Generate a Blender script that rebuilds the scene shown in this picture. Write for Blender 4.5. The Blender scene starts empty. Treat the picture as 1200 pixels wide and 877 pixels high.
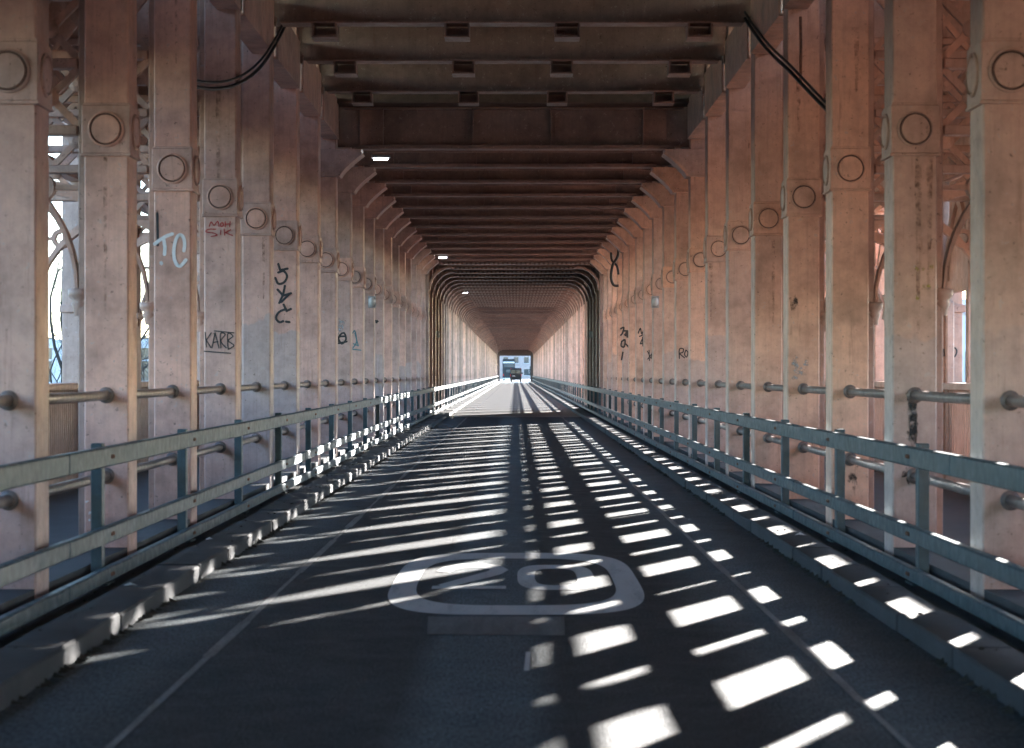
import bpy, bmesh, math, random
from mathutils import Vector, Matrix
random.seed(7)
R = math.radians
scene = bpy.context.scene
C = scene.collection

# ------------------------------------------------------------------ camera, sky, sun, exposure
CAMX, CAMZ, F = 0.04, 1.6, 2275.0          # metres, metres, focal length in 1200-px-wide pixels
VPX, VPY = 604.0, 437.0
cam = bpy.data.cameras.new('camera'); camo = bpy.data.objects.new('camera', cam); C.objects.link(camo)
cam.sensor_width = 36.0; cam.lens = 36.0 * F / 1200.0
cam.clip_start = 0.1; cam.clip_end = 6000
camo.location = (CAMX, 0, CAMZ)
camo.rotation_euler = (R(90) - math.atan((438.5 - VPY) / F), 0, math.atan((VPX - 600.0) / F))
cam.dof.use_dof = True; cam.dof.focus_distance = 42.0; cam.dof.aperture_fstop = 3.6
scene.camera = camo

SUN_AZ = math.atan(1 / 1.85); SUN_C = 2.05
SUN_EL = math.atan(math.sin(SUN_AZ) / SUN_C)
w = bpy.data.worlds.new('World'); scene.world = w; w.use_nodes = True
nt = w.node_tree
sky = nt.nodes.new('ShaderNodeTexSky'); sky.sky_type = 'NISHITA'; sky.sun_disc = False
sky.sun_elevation = SUN_EL; sky.sun_rotation = SUN_AZ; sky.air_density = 1.0; sky.dust_density = 0.3; sky.ozone_density = 3.0
bg = nt.nodes['Background']; bg.inputs['Strength'].default_value = 0.14
nt.links.new(sky.outputs[0], bg.inputs['Color'])
sl = bpy.data.lights.new('sun', 'SUN'); sl.energy = 5.0; sl.angle = R(0.53); sl.color = (1.0, 0.95, 0.90)
so = bpy.data.objects.new('sun', sl); C.objects.link(so)
sd = Vector((math.sin(SUN_AZ) * math.cos(SUN_EL), math.cos(SUN_AZ) * math.cos(SUN_EL), math.sin(SUN_EL)))
so.rotation_euler = (-sd).to_track_quat('-Z', 'Y').to_euler(); so.location = (30, 60, 40)
vs = scene.view_settings; vs.view_transform = 'Standard'; vs.look = 'None'; vs.gamma = 1.0; vs.use_curve_mapping = False
vs.exposure = 3.55
cy = scene.cycles
cy.use_denoising = True; cy.max_bounces = 7; cy.diffuse_bounces = 5; cy.glossy_bounces = 3; cy.transmission_bounces = 3
cy.sample_clamp_indirect = 6.0; cy.use_adaptive_sampling = True; cy.adaptive_threshold = 0.02
cy.caustics_reflective = False; cy.caustics_refractive = False

# ------------------------------------------------------------------ material helpers
def newmat(name):
    m = bpy.data.materials.new(name); m.use_nodes = True
    t = m.node_tree; b = t.nodes['Principled BSDF']
    return m, t, b
def N(t, typ, **kw):
    n = t.nodes.new(typ)
    for k, v in kw.items():
        if k in n.inputs.keys(): n.inputs[k].default_value = v
        else: setattr(n, k, v)
    return n
def L(t, a, b): t.links.new(a, b)
def noise(t, vec, scale, detail=4, rough=0.6):
    n = t.nodes.new('ShaderNodeTexNoise'); n.inputs['Scale'].default_value = scale
    n.inputs['Detail'].default_value = detail; n.inputs['Roughness'].default_value = rough
    if vec is not None: L(t, vec, n.inputs['Vector'])
    return n.outputs['Fac']
def ramp(t, fac, pts):
    r = t.nodes.new('ShaderNodeValToRGB'); e = r.color_ramp.elements
    col4 = lambda c: (c, c, c, 1) if isinstance(c, (int, float)) else (*c, 1)
    e[1].position = pts[-1][0]; e[1].color = col4(pts[-1][1])
    e[0].position = pts[0][0]; e[0].color = col4(pts[0][1])
    for p, c in pts[1:-1]: e.new(p).color = col4(c)
    L(t, fac, r.inputs[0]); return r.outputs[0]
def mix(t, fac, a, b, mode='MIX'):
    n = t.nodes.new('ShaderNodeMix'); n.data_type = 'RGBA'; n.blend_type = mode
    if isinstance(fac, (int, float)): n.inputs[0].default_value = fac
    else: L(t, fac, n.inputs[0])
    for s, v in ((6, a), (7, b)):
        if isinstance(v, tuple): n.inputs[s].default_value = (*v, 1)
        else: L(t, v, n.inputs[s])
    return n.outputs[2]
def math_(t, op, a, b=0.0, c=None):
    n = t.nodes.new('ShaderNodeMath'); n.operation = op
    for i, v in enumerate((a, b, c)):
        if v is None: continue
        if isinstance(v, (int, float)): n.inputs[i].default_value = v
        else: L(t, v, n.inputs[i])
    return n.outputs[0]
def mapping(t, src, scale):
    n = t.nodes.new('ShaderNodeMapping'); n.inputs['Scale'].default_value = scale; L(t, src, n.inputs[0]); return n.outputs[0]
def bump(t, b, h, strength, dist=0.01):
    n = t.nodes.new('ShaderNodeBump'); n.inputs['Strength'].default_value = strength; n.inputs['Distance'].default_value = dist
    L(t, h, n.inputs['Height']); L(t, n.outputs[0], b.inputs['Normal'])

def paint(name, col, grey=None, patch=0.0, rough=0.5, dirt=0.5, vary=0.34):
    """old oil paint on cast iron: blotchy, streaked with rain dirt, optionally repainted low down"""
    m, t, b = newmat(name)
    geo = N(t, 'ShaderNodeNewGeometry').outputs['Position']
    oi = N(t, 'ShaderNodeObjectInfo')
    rnd = oi.outputs['Random']
    big = noise(t, geo, 1.7, 5)
    dark = tuple(c * 0.62 for c in col); lite = tuple(min(1, c * 1.18) for c in col)
    c = ramp(t, big, [(0.25, dark), (0.5, col), (0.75, lite)])
    hsv = N(t, 'ShaderNodeHueSaturation'); L(t, c, hsv.inputs['Color'])
    L(t, math_(t, 'MULTIPLY_ADD', rnd, vary, 1.0 - vary / 2), hsv.inputs['Value'])
    L(t, math_(t, 'MULTIPLY_ADD', rnd, 0.25, 0.88), hsv.inputs['Saturation'])
    c = hsv.outputs[0]
    if grey:
        sep = N(t, 'ShaderNodeSeparateXYZ'); L(t, geo, sep.inputs[0])
        edge = math_(t, 'ADD', sep.outputs[2], math_(t, 'MULTIPLY', noise(t, geo, 2.2, 3), 0.55))
        top = math_(t, 'MULTIPLY_ADD', math_(t, 'FRACT', math_(t, 'MULTIPLY', rnd, 7.31)), 0.55, 2.05)
        low = ramp(t, math_(t, 'SUBTRACT', top, edge), [(0.0, 0), (0.035, 1)])
        on = ramp(t, math_(t, 'FRACT', math_(t, 'MULTIPLY', rnd, 3.77)), [(1 - patch - 0.01, 0), (1 - patch + 0.01, 1)])
        g = mix(t, noise(t, geo, 3.0, 4), grey, tuple(x * 0.8 for x in grey))
        c = mix(t, math_(t, 'MULTIPLY', math_(t, 'MULTIPLY', low, on), 0.85), c, g)
    mid = noise(t, geo, 6.5, 6, 0.72)
    c = mix(t, 1.0, c, ramp(t, mid, [(0.30, (0.80, 0.785, 0.775)), (0.52, (1.0, 1.0, 1.0)), (0.72, (1.16, 1.15, 1.14))]), 'MULTIPLY')
    rust = noise(t, mapping(t, geo, (14, 14, 0.9)), 1.0, 5, 0.75)
    c = mix(t, ramp(t, rust, [(0.60, 0), (0.74, 0.55)]), c, (0.17, 0.07, 0.035))
    st = noise(t, mapping(t, geo, (24, 24, 0.6)), 1.0, 6, 0.7)
    c = mix(t, math_(t, 'MULTIPLY', ramp(t, st, [(0.5, 0), (0.72, 1)]), dirt), c, tuple(x * 0.30 for x in col))
    sp = noise(t, geo, 22, 5, 0.75)
    c = mix(t, ramp(t, sp, [(0.62, 0), (0.68, 0.85)]), c, (0.055, 0.03, 0.02))
    chip = noise(t, geo, 13, 3, 0.8)
    c = mix(t, ramp(t, chip, [(0.64, 0), (0.67, 0.5)]), c, (0.40, 0.35, 0.33))
    L(t, c, b.inputs['Base Color'])
    L(t, ramp(t, noise(t, geo, 6), [(0.3, rough - 0.1), (0.7, rough + 0.15)]), b.inputs['Roughness'])
    bump(t, b, math_(t, 'ADD', noise(t, geo, 60, 3), math_(t, 'MULTIPLY', big, 0.6)), 0.25, 0.006)
    return m
M = {}
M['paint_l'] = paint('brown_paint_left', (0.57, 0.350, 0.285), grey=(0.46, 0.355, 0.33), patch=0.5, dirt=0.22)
M['paint_r'] = paint('brown_paint_right_lit', (0.57, 0.365, 0.275), grey=(0.48, 0.36, 0.315), patch=0.40, dirt=0.22)  # same paint as the left; tint carries the warmer bounce light
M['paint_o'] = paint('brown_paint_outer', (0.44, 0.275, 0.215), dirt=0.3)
M['paint_far'] = paint('varied_far_paint', (0.55, 0.38, 0.32), rough=0.42, dirt=0.35, vary=1.0)  # value varies strongly from column to column
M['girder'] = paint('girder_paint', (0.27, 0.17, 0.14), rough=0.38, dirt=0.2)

def simple(name, col, rough=0.5, metal=0.0, var=0.25, scale=8, bmp=0.15):
    m, t, b = newmat(name)
    geo = N(t, 'ShaderNodeNewGeometry').outputs['Position']
    n = noise(t, geo, scale, 5)
    L(t, ramp(t, n, [(0.3, tuple(c * (1 - var) for c in col)), (0.7, tuple(min(1, c * (1 + var)) for c in col))]), b.inputs['Base Color'])
    b.inputs['Roughness'].default_value = rough; b.inputs['Metallic'].default_value = metal
    if bmp: bump(t, b, noise(t, geo, scale * 8, 3), bmp, 0.004)
    return m
M['cable'] = simple('black_rubber', (0.012, 0.012, 0.013), 0.5)
M['rust'] = simple('rusty_iron', (0.16, 0.075, 0.045), 0.7, 0.0, 0.5, 30)
M['pipe'] = simple('pipe_iron', (0.165, 0.125, 0.112), 0.45, 0.1, 0.45, 14)
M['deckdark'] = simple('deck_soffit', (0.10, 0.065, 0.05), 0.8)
M['flecks'] = simple('kerb_dirt_and_teeth', (0.025, 0.022, 0.016), 0.95, 0, 0.5, 20)
M['groove'] = simple('dark_groove', (0.12, 0.078, 0.064), 0.9)
M['cleat'] = simple('lit_cleat_paint', (0.42, 0.33, 0.29), 0.4)  # pale colour stands in for light on the flange dots
M['white_tag'] = simple('white_spray', (0.75, 0.75, 0.75), 0.6, 0, 0.08, 40)
M['red_tag'] = simple('red_marker', (0.36, 0.03, 0.03), 0.6)
M['black_tag'] = simple('black_spray', (0.018, 0.018, 0.02), 0.5)
M['teal_tag'] = simple('blue_green_spray', (0.10, 0.19, 0.20), 0.6)
def broken(name, col, scale, lo, hi):
    m, t, b = newmat(name)
    geo = N(t, 'ShaderNodeNewGeometry').outputs['Position']
    b.inputs['Base Color'].default_value = (*col, 1); b.inputs['Roughness'].default_value = 0.7
    L(t, ramp(t, noise(t, geo, scale, 6, 0.75), [(lo, 0), (hi, 0.85)]), b.inputs['Alpha'])
    return m
M['stain'] = broken('dark_drip', (0.035, 0.028, 0.024), 16, 0.44, 0.60)
M['smoke_tag'] = broken('pale_smudge', (0.42, 0.42, 0.43), 18, 0.42, 0.62)
M['road_far'] = simple('glare_pale_asphalt', (0.12, 0.12, 0.12), 0.48, 0, 0.35, 2.5, 0.05)  # far asphalt lightened so its colour carries the sun glare
M['yellow_tag'] = broken('yellow_spray', (0.42, 0.34, 0.07), 30, 0.42, 0.64)
M['rust_run'] = broken('rust_run', (0.20, 0.075, 0.03), 9, 0.46, 0.74)
M['litter'] = simple('paper_litter', (0.6, 0.58, 0.55), 0.8)
M['stone'] = simple('pier_stone', (0.10, 0.075, 0.06), 0.85, 0, 0.35, 1.5, 0.5)
M['earth'] = simple('rough_ground', (0.095, 0.092, 0.085), 0.95, 0, 0.3, 0.3)
M['bark'] = simple('bark', (0.05, 0.042, 0.035), 0.9, 0, 0.3, 9)
M['lamp_body'] = simple('lamp_housing', (0.3, 0.3, 0.3), 0.5)
M['lamp_glass'] = simple('opal_glass', (0.45, 0.45, 0.44), 0.25, 0, 0.1)
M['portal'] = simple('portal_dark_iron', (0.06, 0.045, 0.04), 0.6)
M['bus_paint'] = simple('dark_bus_paint', (0.010, 0.012, 0.014), 0.7)
M['van_paint'] = simple('dark_van_paint', (0.012, 0.015, 0.016), 0.65)
M['bus_cream'] = simple('pale_panel', (0.6, 0.6, 0.58), 0.4)
M['rubber'] = simple('tyre_rubber', (0.02, 0.02, 0.02), 0.85)
M['tail'] = simple('red_lens', (0.55, 0.02, 0.03), 0.25, 0, 0.05)
M['brick_far'] = simple('pale_brick', (0.43, 0.36, 0.34), 0.85, 0, 0.15, 2)
M['slate'] = simple('roof_slate', (0.11, 0.12, 0.13), 0.7)
M['render_far'] = simple('pale_render', (0.55, 0.55, 0.56), 0.8, 0, 0.08, 0.6)
M['winglass'] = simple('window_glass', (0.05, 0.07, 0.08), 0.08, 0, 0.1, 1, 0)
M['green'] = simple('evergreen_leaf', (0.04, 0.052, 0.042), 0.7, 0, 0.4, 3)

# rail: galvanised steel, weathered, bluish
m, t, b = newmat('galvanised_rail'); M['rail'] = m
geo = N(t, 'ShaderNodeNewGeometry').outputs['Position']
c = ramp(t, noise(t, geo, 5, 6, 0.7), [(0.25, (0.026, 0.044, 0.051)), (0.5, (0.044, 0.073, 0.083)), (0.75, (0.066, 0.103, 0.113))])
stk = noise(t, mapping(t, geo, (30, 30, 1.5)), 1.0, 4)
c = mix(t, ramp(t, stk, [(0.55, 0), (0.75, 0.6)]), c, (0.035, 0.034, 0.032))
L(t, c, b.inputs['Base Color']); b.inputs['Metallic'].default_value = 0.25
L(t, ramp(t, noise(t, geo, 11), [(0.3, 0.38), (0.7, 0.6)]), b.inputs['Roughness'])
bump(t, b, noise(t, geo, 40, 3), 0.12, 0.004)
# concrete / kerb
m, t, b = newmat('kerb_concrete'); M['kerb'] = m
geo = N(t, 'ShaderNodeNewGeometry').outputs['Position']
c = ramp(t, noise(t, geo, 2.3, 6, 0.7), [(0.25, (0.012, 0.013, 0.014)), (0.5, (0.027, 0.028, 0.030)), (0.78, (0.052, 0.048, 0.047))])
c = mix(t, ramp(t, noise(t, geo, 9, 5, 0.8), [(0.55, 0), (0.7, 0.85)]), c, (0.03, 0.027, 0.023))
L(t, c, b.inputs['Base Color']); b.inputs['Roughness'].default_value = 0.75
bump(t, b, math_(t, 'ADD', noise(t, geo, 70, 4), noise(t, geo, 9, 4)), 0.6, 0.012)
M['footway'] = simple('footway_asphalt', (0.025, 0.025, 0.026), 0.8, 0, 0.3, 3, 0.5)

# asphalt with worn centre strip, wheel tracks and pale margins
m, t, b = newmat('worn_asphalt'); M['road'] = m
geo = N(t, 'ShaderNodeNewGeometry').outputs['Position']
sep = N(t, 'ShaderNodeSeparateXYZ'); L(t, geo, sep.inputs[0])
wob = math_(t, 'MULTIPLY', math_(t, 'SUBTRACT', noise(t, mapping(t, geo, (2.0, 0.35, 1)), 1.0, 5, 0.7), 0.5), 0.30)
X = math_(t, 'ADD', sep.outputs[0], wob)
prof = ramp(t, math_(t, 'MULTIPLY_ADD', X, 1 / 6.0, 0.5),
            [(0.0, 0.6), (0.17, 0.78), (0.205, 0.40), (0.235, 0.08), (0.41, 0.03), (0.44, 0.85), (0.515, 0.80), (0.545, 0.03),
             (0.69, 0.02), (0.73, 0.40), (0.77, 0.45), (0.795, 0.85), (0.88, 0.5)])
patchy = ramp(t, noise(t, mapping(t, geo, (1.3, 0.5, 1)), 1.0, 6, 0.7), [(0.28, 0.5), (0.7, 1.0)])
base = mix(t, math_(t, 'MULTIPLY', prof, patchy), (0.0095, 0.0115, 0.0130), (0.075, 0.096, 0.105))
grain = noise(t, geo, 75, 4, 0.8)
c = mix(t, ramp(t, grain, [(0.50, 0), (0.64, 0.8)]), base, (0.065, 0.073, 0.078))
coarse = noise(t, mapping(t, geo, (70, 16, 1)), 1.0, 3, 0.7)
c = mix(t, 1.0, c, ramp(t, coarse, [(0.32, 0.18), (0.68, 2.3)]), 'MULTIPLY')
c = mix(t, ramp(t, noise(t, geo, 30, 5, 0.8), [(0.66, 0), (0.70, 0.5)]), c, (0.12, 0.12, 0.12))
L(t, c, b.inputs['Base Color'])
L(t, ramp(t, noise(t, geo, 3.5), [(0.3, 0.60), (0.7, 0.76)]), b.inputs['Roughness'])
b.inputs['Specular IOR Level'].default_value = 0.17
bump(t, b, math_(t, 'ADD', math_(t, 'ADD', grain, math_(t, 'MULTIPLY', coarse, 1.4)), math_(t, 'MULTIPLY', noise(t, geo, 8, 4), 0.8)), 0.7, 0.010)
# worn road paint
def roadpaint(name, col, wear):
    m, t, b = newmat(name)
    geo = N(t, 'ShaderNodeNewGeometry').outputs['Position']
    n = math_(t, 'ADD', math_(t, 'MULTIPLY', noise(t, geo, 55, 4, 0.75), 0.6), math_(t, 'MULTIPLY', noise(t, mapping(t, geo, (9, 1.2, 1)), 1.0, 4), 0.4))
    c = mix(t, ramp(t, n, [(wear - 0.08, 1.0), (wear + 0.08, 0.0)]), col, (0.035, 0.036, 0.038))
    L(t, c, b.inputs['Base Color']); b.inputs['Roughness'].default_value = 0.55
    bump(t, b, noise(t, geo, 120, 3), 0.5, 0.006)
    return m
M['mark'] = roadpaint('worn_white_marking', (0.38, 0.38, 0.37), 0.40)
M['mark_old'] = roadpaint('erased_marking', (0.13, 0.14, 0.14), 0.50)
M['mark_line'] = roadpaint('worn_edge_line', (0.17, 0.18, 0.18), 0.50)
# lit lamp tube
m, t, b = newmat('lit_tube'); M['tube'] = m
b.inputs['Emission Color'].default_value = (0.85, 0.93, 1, 1); b.inputs['Emission Strength'].default_value = 3.0

# ------------------------------------------------------------------ mesh helpers
class MB:
    def __init__(s): s.v = []; s.f = []; s.sm = []
    def face(s, idx, smooth=False): s.f.append(idx); s.sm.append(smooth)
    def box(s, x0, x1, y0, y1, z0, z1, bev=0.0):
        x0, x1 = min(x0, x1), max(x0, x1); y0, y1 = min(y0, y1), max(y0, y1)
        if bev <= 0:
            i = len(s.v)
            s.v += [(x, y, z) for z in (z0, z1) for (x, y) in ((x0, y0), (x1, y0), (x1, y1), (x0, y1))]
            for q in ((3, 2, 1, 0), (4, 5, 6, 7), (0, 1, 5, 4), (1, 2, 6, 5), (2, 3, 7, 6), (3, 0, 4, 7)):
                s.face([i + k for k in q])
        else:
            bm = bmesh.new(); bmesh.ops.create_cube(bm, size=1)
            for v in bm.verts:
                v.co = ((x0 + x1) / 2 + v.co.x * (x1 - x0), (y0 + y1) / 2 + v.co.y * (y1 - y0), (z0 + z1) / 2 + v.co.z * (z1 - z0))
            bmesh.ops.bevel(bm, geom=bm.edges[:], offset=bev, segments=1, affect='EDGES', profile=0.5)
            s.addbm(bm)
        return s
    def addbm(s, bm):
        i = len(s.v); bm.verts.index_update()
        s.v += [tuple(v.co) for v in bm.verts]
        for f in bm.faces: s.face([i + v.index for v in f.verts])
        bm.free()
    def prism(s, pts, axis, a, b_):
        """closed polygon pts (2-D) extruded along axis between a and b_: axis 0 -> pts (y,z); 1 -> (x,z); 2 -> (x,y)"""
        n = len(pts); i = len(s.v)
        def P(p, q): return (q, p[0], p[1]) if axis == 0 else ((p[0], q, p[1]) if axis == 1 else (p[0], p[1], q))
        s.v += [P(p, a) for p in pts] + [P(p, b_) for p in pts]
        s.face([i + k for k in range(n)]); s.face([i + n + k for k in range(n)][::-1])
        for k in range(n):
            s.face([i + k, i + (k + 1) % n, i + n + (k + 1) % n, i + n + k][::-1])
        return s
    def strip(s, inner, outer, axis, a, b_, closed=False):
        """band between two equally long 2-D polylines, extruded along axis"""
        n = len(inner)
        rng = range(n if closed else n - 1)
        for k in rng:
            k2 = (k + 1) % n
            s.prism([inner[k], inner[k2], outer[k2], outer[k]], axis, a, b_)
        return s
    def tube(s, pts, r, n=10, cap=True):
        pts = [Vector(p) for p in pts]; i0 = len(s.v); prev = None
        for k, p in enumerate(pts):
            d = (pts[min(k + 1, len(pts) - 1)] - pts[max(k - 1, 0)]).normalized()
            up = Vector((0, 0, 1)) if abs(d.z) < 0.9 else Vector((1, 0, 0))
            if prev is not None: up = prev
            a = (up - d * up.dot(d)).normalized(); prev = a; c = d.cross(a)
            rr = r[k] if isinstance(r, (list, tuple)) else r
            s.v += [tuple(p + (a * math.cos(2 * math.pi * j / n) + c * math.sin(2 * math.pi * j / n)) * rr) for j in range(n)]
        for k in range(len(pts) - 1):
            for j in range(n):
                s.face([i0 + k * n + j, i0 + k * n + (j + 1) % n, i0 + (k + 1) * n + (j + 1) % n, i0 + (k + 1) * n + j], True)
        if cap:
            s.face([i0 + j for j in range(n)][::-1]); s.face([i0 + (len(pts) - 1) * n + j for j in range(n)])
        return s
    def lathe(s, prof, origin, axis, n=28, smooth=False):
        """profile of (radius, height) turned about axis (unit Vector) at origin"""
        ax = Vector(axis).normalized(); o = Vector(origin)
        a = ax.orthogonal().normalized(); c = ax.cross(a); i0 = len(s.v)
        for (r, h) in prof:
            s.v += [tuple(o + ax * h + (a * math.cos(2 * math.pi * j / n) + c * math.sin(2 * math.pi * j / n)) * r) for j in range(n)]
        for k in range(len(prof) - 1):
            for j in range(n):
                s.face([i0 + k * n + j, i0 + k * n + (j + 1) % n, i0 + (k + 1) * n + (j + 1) % n, i0 + (k + 1) * n + j], smooth)
        s.face([i0 + (len(prof) - 1) * n + j for j in range(n)])
        return s
    def stud(s, p, ax, r=0.012, n=6):
        return s.lathe([(r, 0), (r * 0.8, r * 0.55), (r * 0.35, r * 0.8)], p, ax, n, True)
    def mesh(s, name, mat):
        me = bpy.data.meshes.new(name); me.from_pydata(s.v, [], s.f)
        me.polygons.foreach_set('use_smooth', s.sm); me.materials.append(mat)
        bm = bmesh.new(); bm.from_mesh(me); bmesh.ops.recalc_face_normals(bm, faces=bm.faces[:]); bm.to_mesh(me); bm.free()
        me.update(); return me
def obj(name, me, parent=None, loc=None, kind=None, label=None):
    if isinstance(me, tuple): me = me[0].mesh(name, me[1])
    o = bpy.data.objects.new(name, me); C.objects.link(o)
    if parent: o.parent = parent
    if loc: o.location = loc
    if kind: o['kind'] = kind
    if label: o['label'] = label
    return o
def thing(name, label, cat, loc=(0, 0, 0), group=None, me=None):
    o = bpy.data.objects.new(name, me); C.objects.link(o); o.location = loc
    o['label'] = label; o['category'] = cat
    if group: o['group'] = group
    return o
def px(x, y, d):      # photo pixel at depth d -> world X, Z
    return CAMX + (x - VPX) * d / F, CAMZ - (y - VPY) * d / F
ORD = ['zeroth', 'first', 'second', 'third', 'fourth', 'fifth', 'sixth', 'seventh', 'eighth', 'ninth', 'tenth', 'eleventh',
       'twelfth', 'thirteenth', 'fourteenth', 'fifteenth', 'sixteenth', 'seventeenth', 'eighteenth']
SIDE = {-1: 'left', 1: 'right'}

# ------------------------------------------------------------------ layout numbers (metres)
CW = 0.356                      # column width
XI = 3.06                       # inner face of the inner columns
XO = 5.34                       # inner face of the outer columns
PITCH = 3.0
def colz(k): return 15.55 + PITCH * (k - 1)
K0, KNEAR, KEND = -11, 18, 105
SLAB = 0.06
PLAT = 0.115                    # kerb platform height
FOOT = 0.20                     # footway height
ZBACK, ZEND = -21.0, 331.0
PIER0, PIER1 = 70.5, 83.0

# ------------------------------------------------------------------ setting
g = MB(); g.v += [(-3000, -3000, -7), (3000, -3000, -7), (3000, 4000, -7), (-3000, 4000, -7)]; g.face([0, 1, 2, 3])
o = obj('ground', (g, M['earth'])); o['kind'] = 'structure'
g = MB(); g.box(-2.44, 2.44, ZBACK, 69.99, -0.5, 0.0)
road = obj('road', (g, M['road'])); road['kind'] = 'structure'
o = obj('road', (MB().box(-2.44, 2.44, 70.01, ZEND, -0.5, 0.0), M['road_far'])); o['kind'] = 'structure'
g = MB(); g.box(-45, 45, ZEND + 0.01, 640, -7.5, -0.01)
o = obj('street_beyond', (g, M['road'])); o['kind'] = 'structure'
for s in (-1, 1):
    # kerb platform under the guard rail, stones one by one while they can be told apart
    root = obj('kerb', (MB().box(s * 2.46, s * 3.06, ZBACK, ZEND, -0.4, SLAB), M['kerb'])); root['kind'] = 'structure'
    variants = []
    for q in range(5):
        mb = MB(); rr = random.Random(q + 10 * (s > 0))
        mb.box(s * 2.40, s * 2.74, 0.006, 1.494, -0.3, PLAT + rr.uniform(-0.006, 0.006), 0.014)
        variants.append(mb.mesh('kerb_stone', M['kerb']))
    y = ZBACK; i = 0
    while y < 69:
        st = obj('kerb_stone', variants[random.randrange(5)], root, (s * random.uniform(-0.008, 0.008), y, 0)); y += 1.5; i += 1
    obj('kerb_run', (MB().box(s * 2.40, s * 2.74, y + 0.006, ZEND, -0.3, PLAT), M['kerb']), root)
    o = obj('footway', (MB().box(s * 3.07, s * 5.75, ZBACK, ZEND, -0.5, FOOT), M['footway'])); o['kind'] = 'structure'
# upper deck (the railway above): dark soffit, higher over the near bays
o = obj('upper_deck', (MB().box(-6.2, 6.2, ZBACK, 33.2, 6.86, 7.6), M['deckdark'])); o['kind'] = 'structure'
o = obj('upper_deck', (MB().box(-6.2, 6.2, 33.21, ZEND, 6.22, 7.6), M['deckdark'])); o['kind'] = 'structure'

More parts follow.
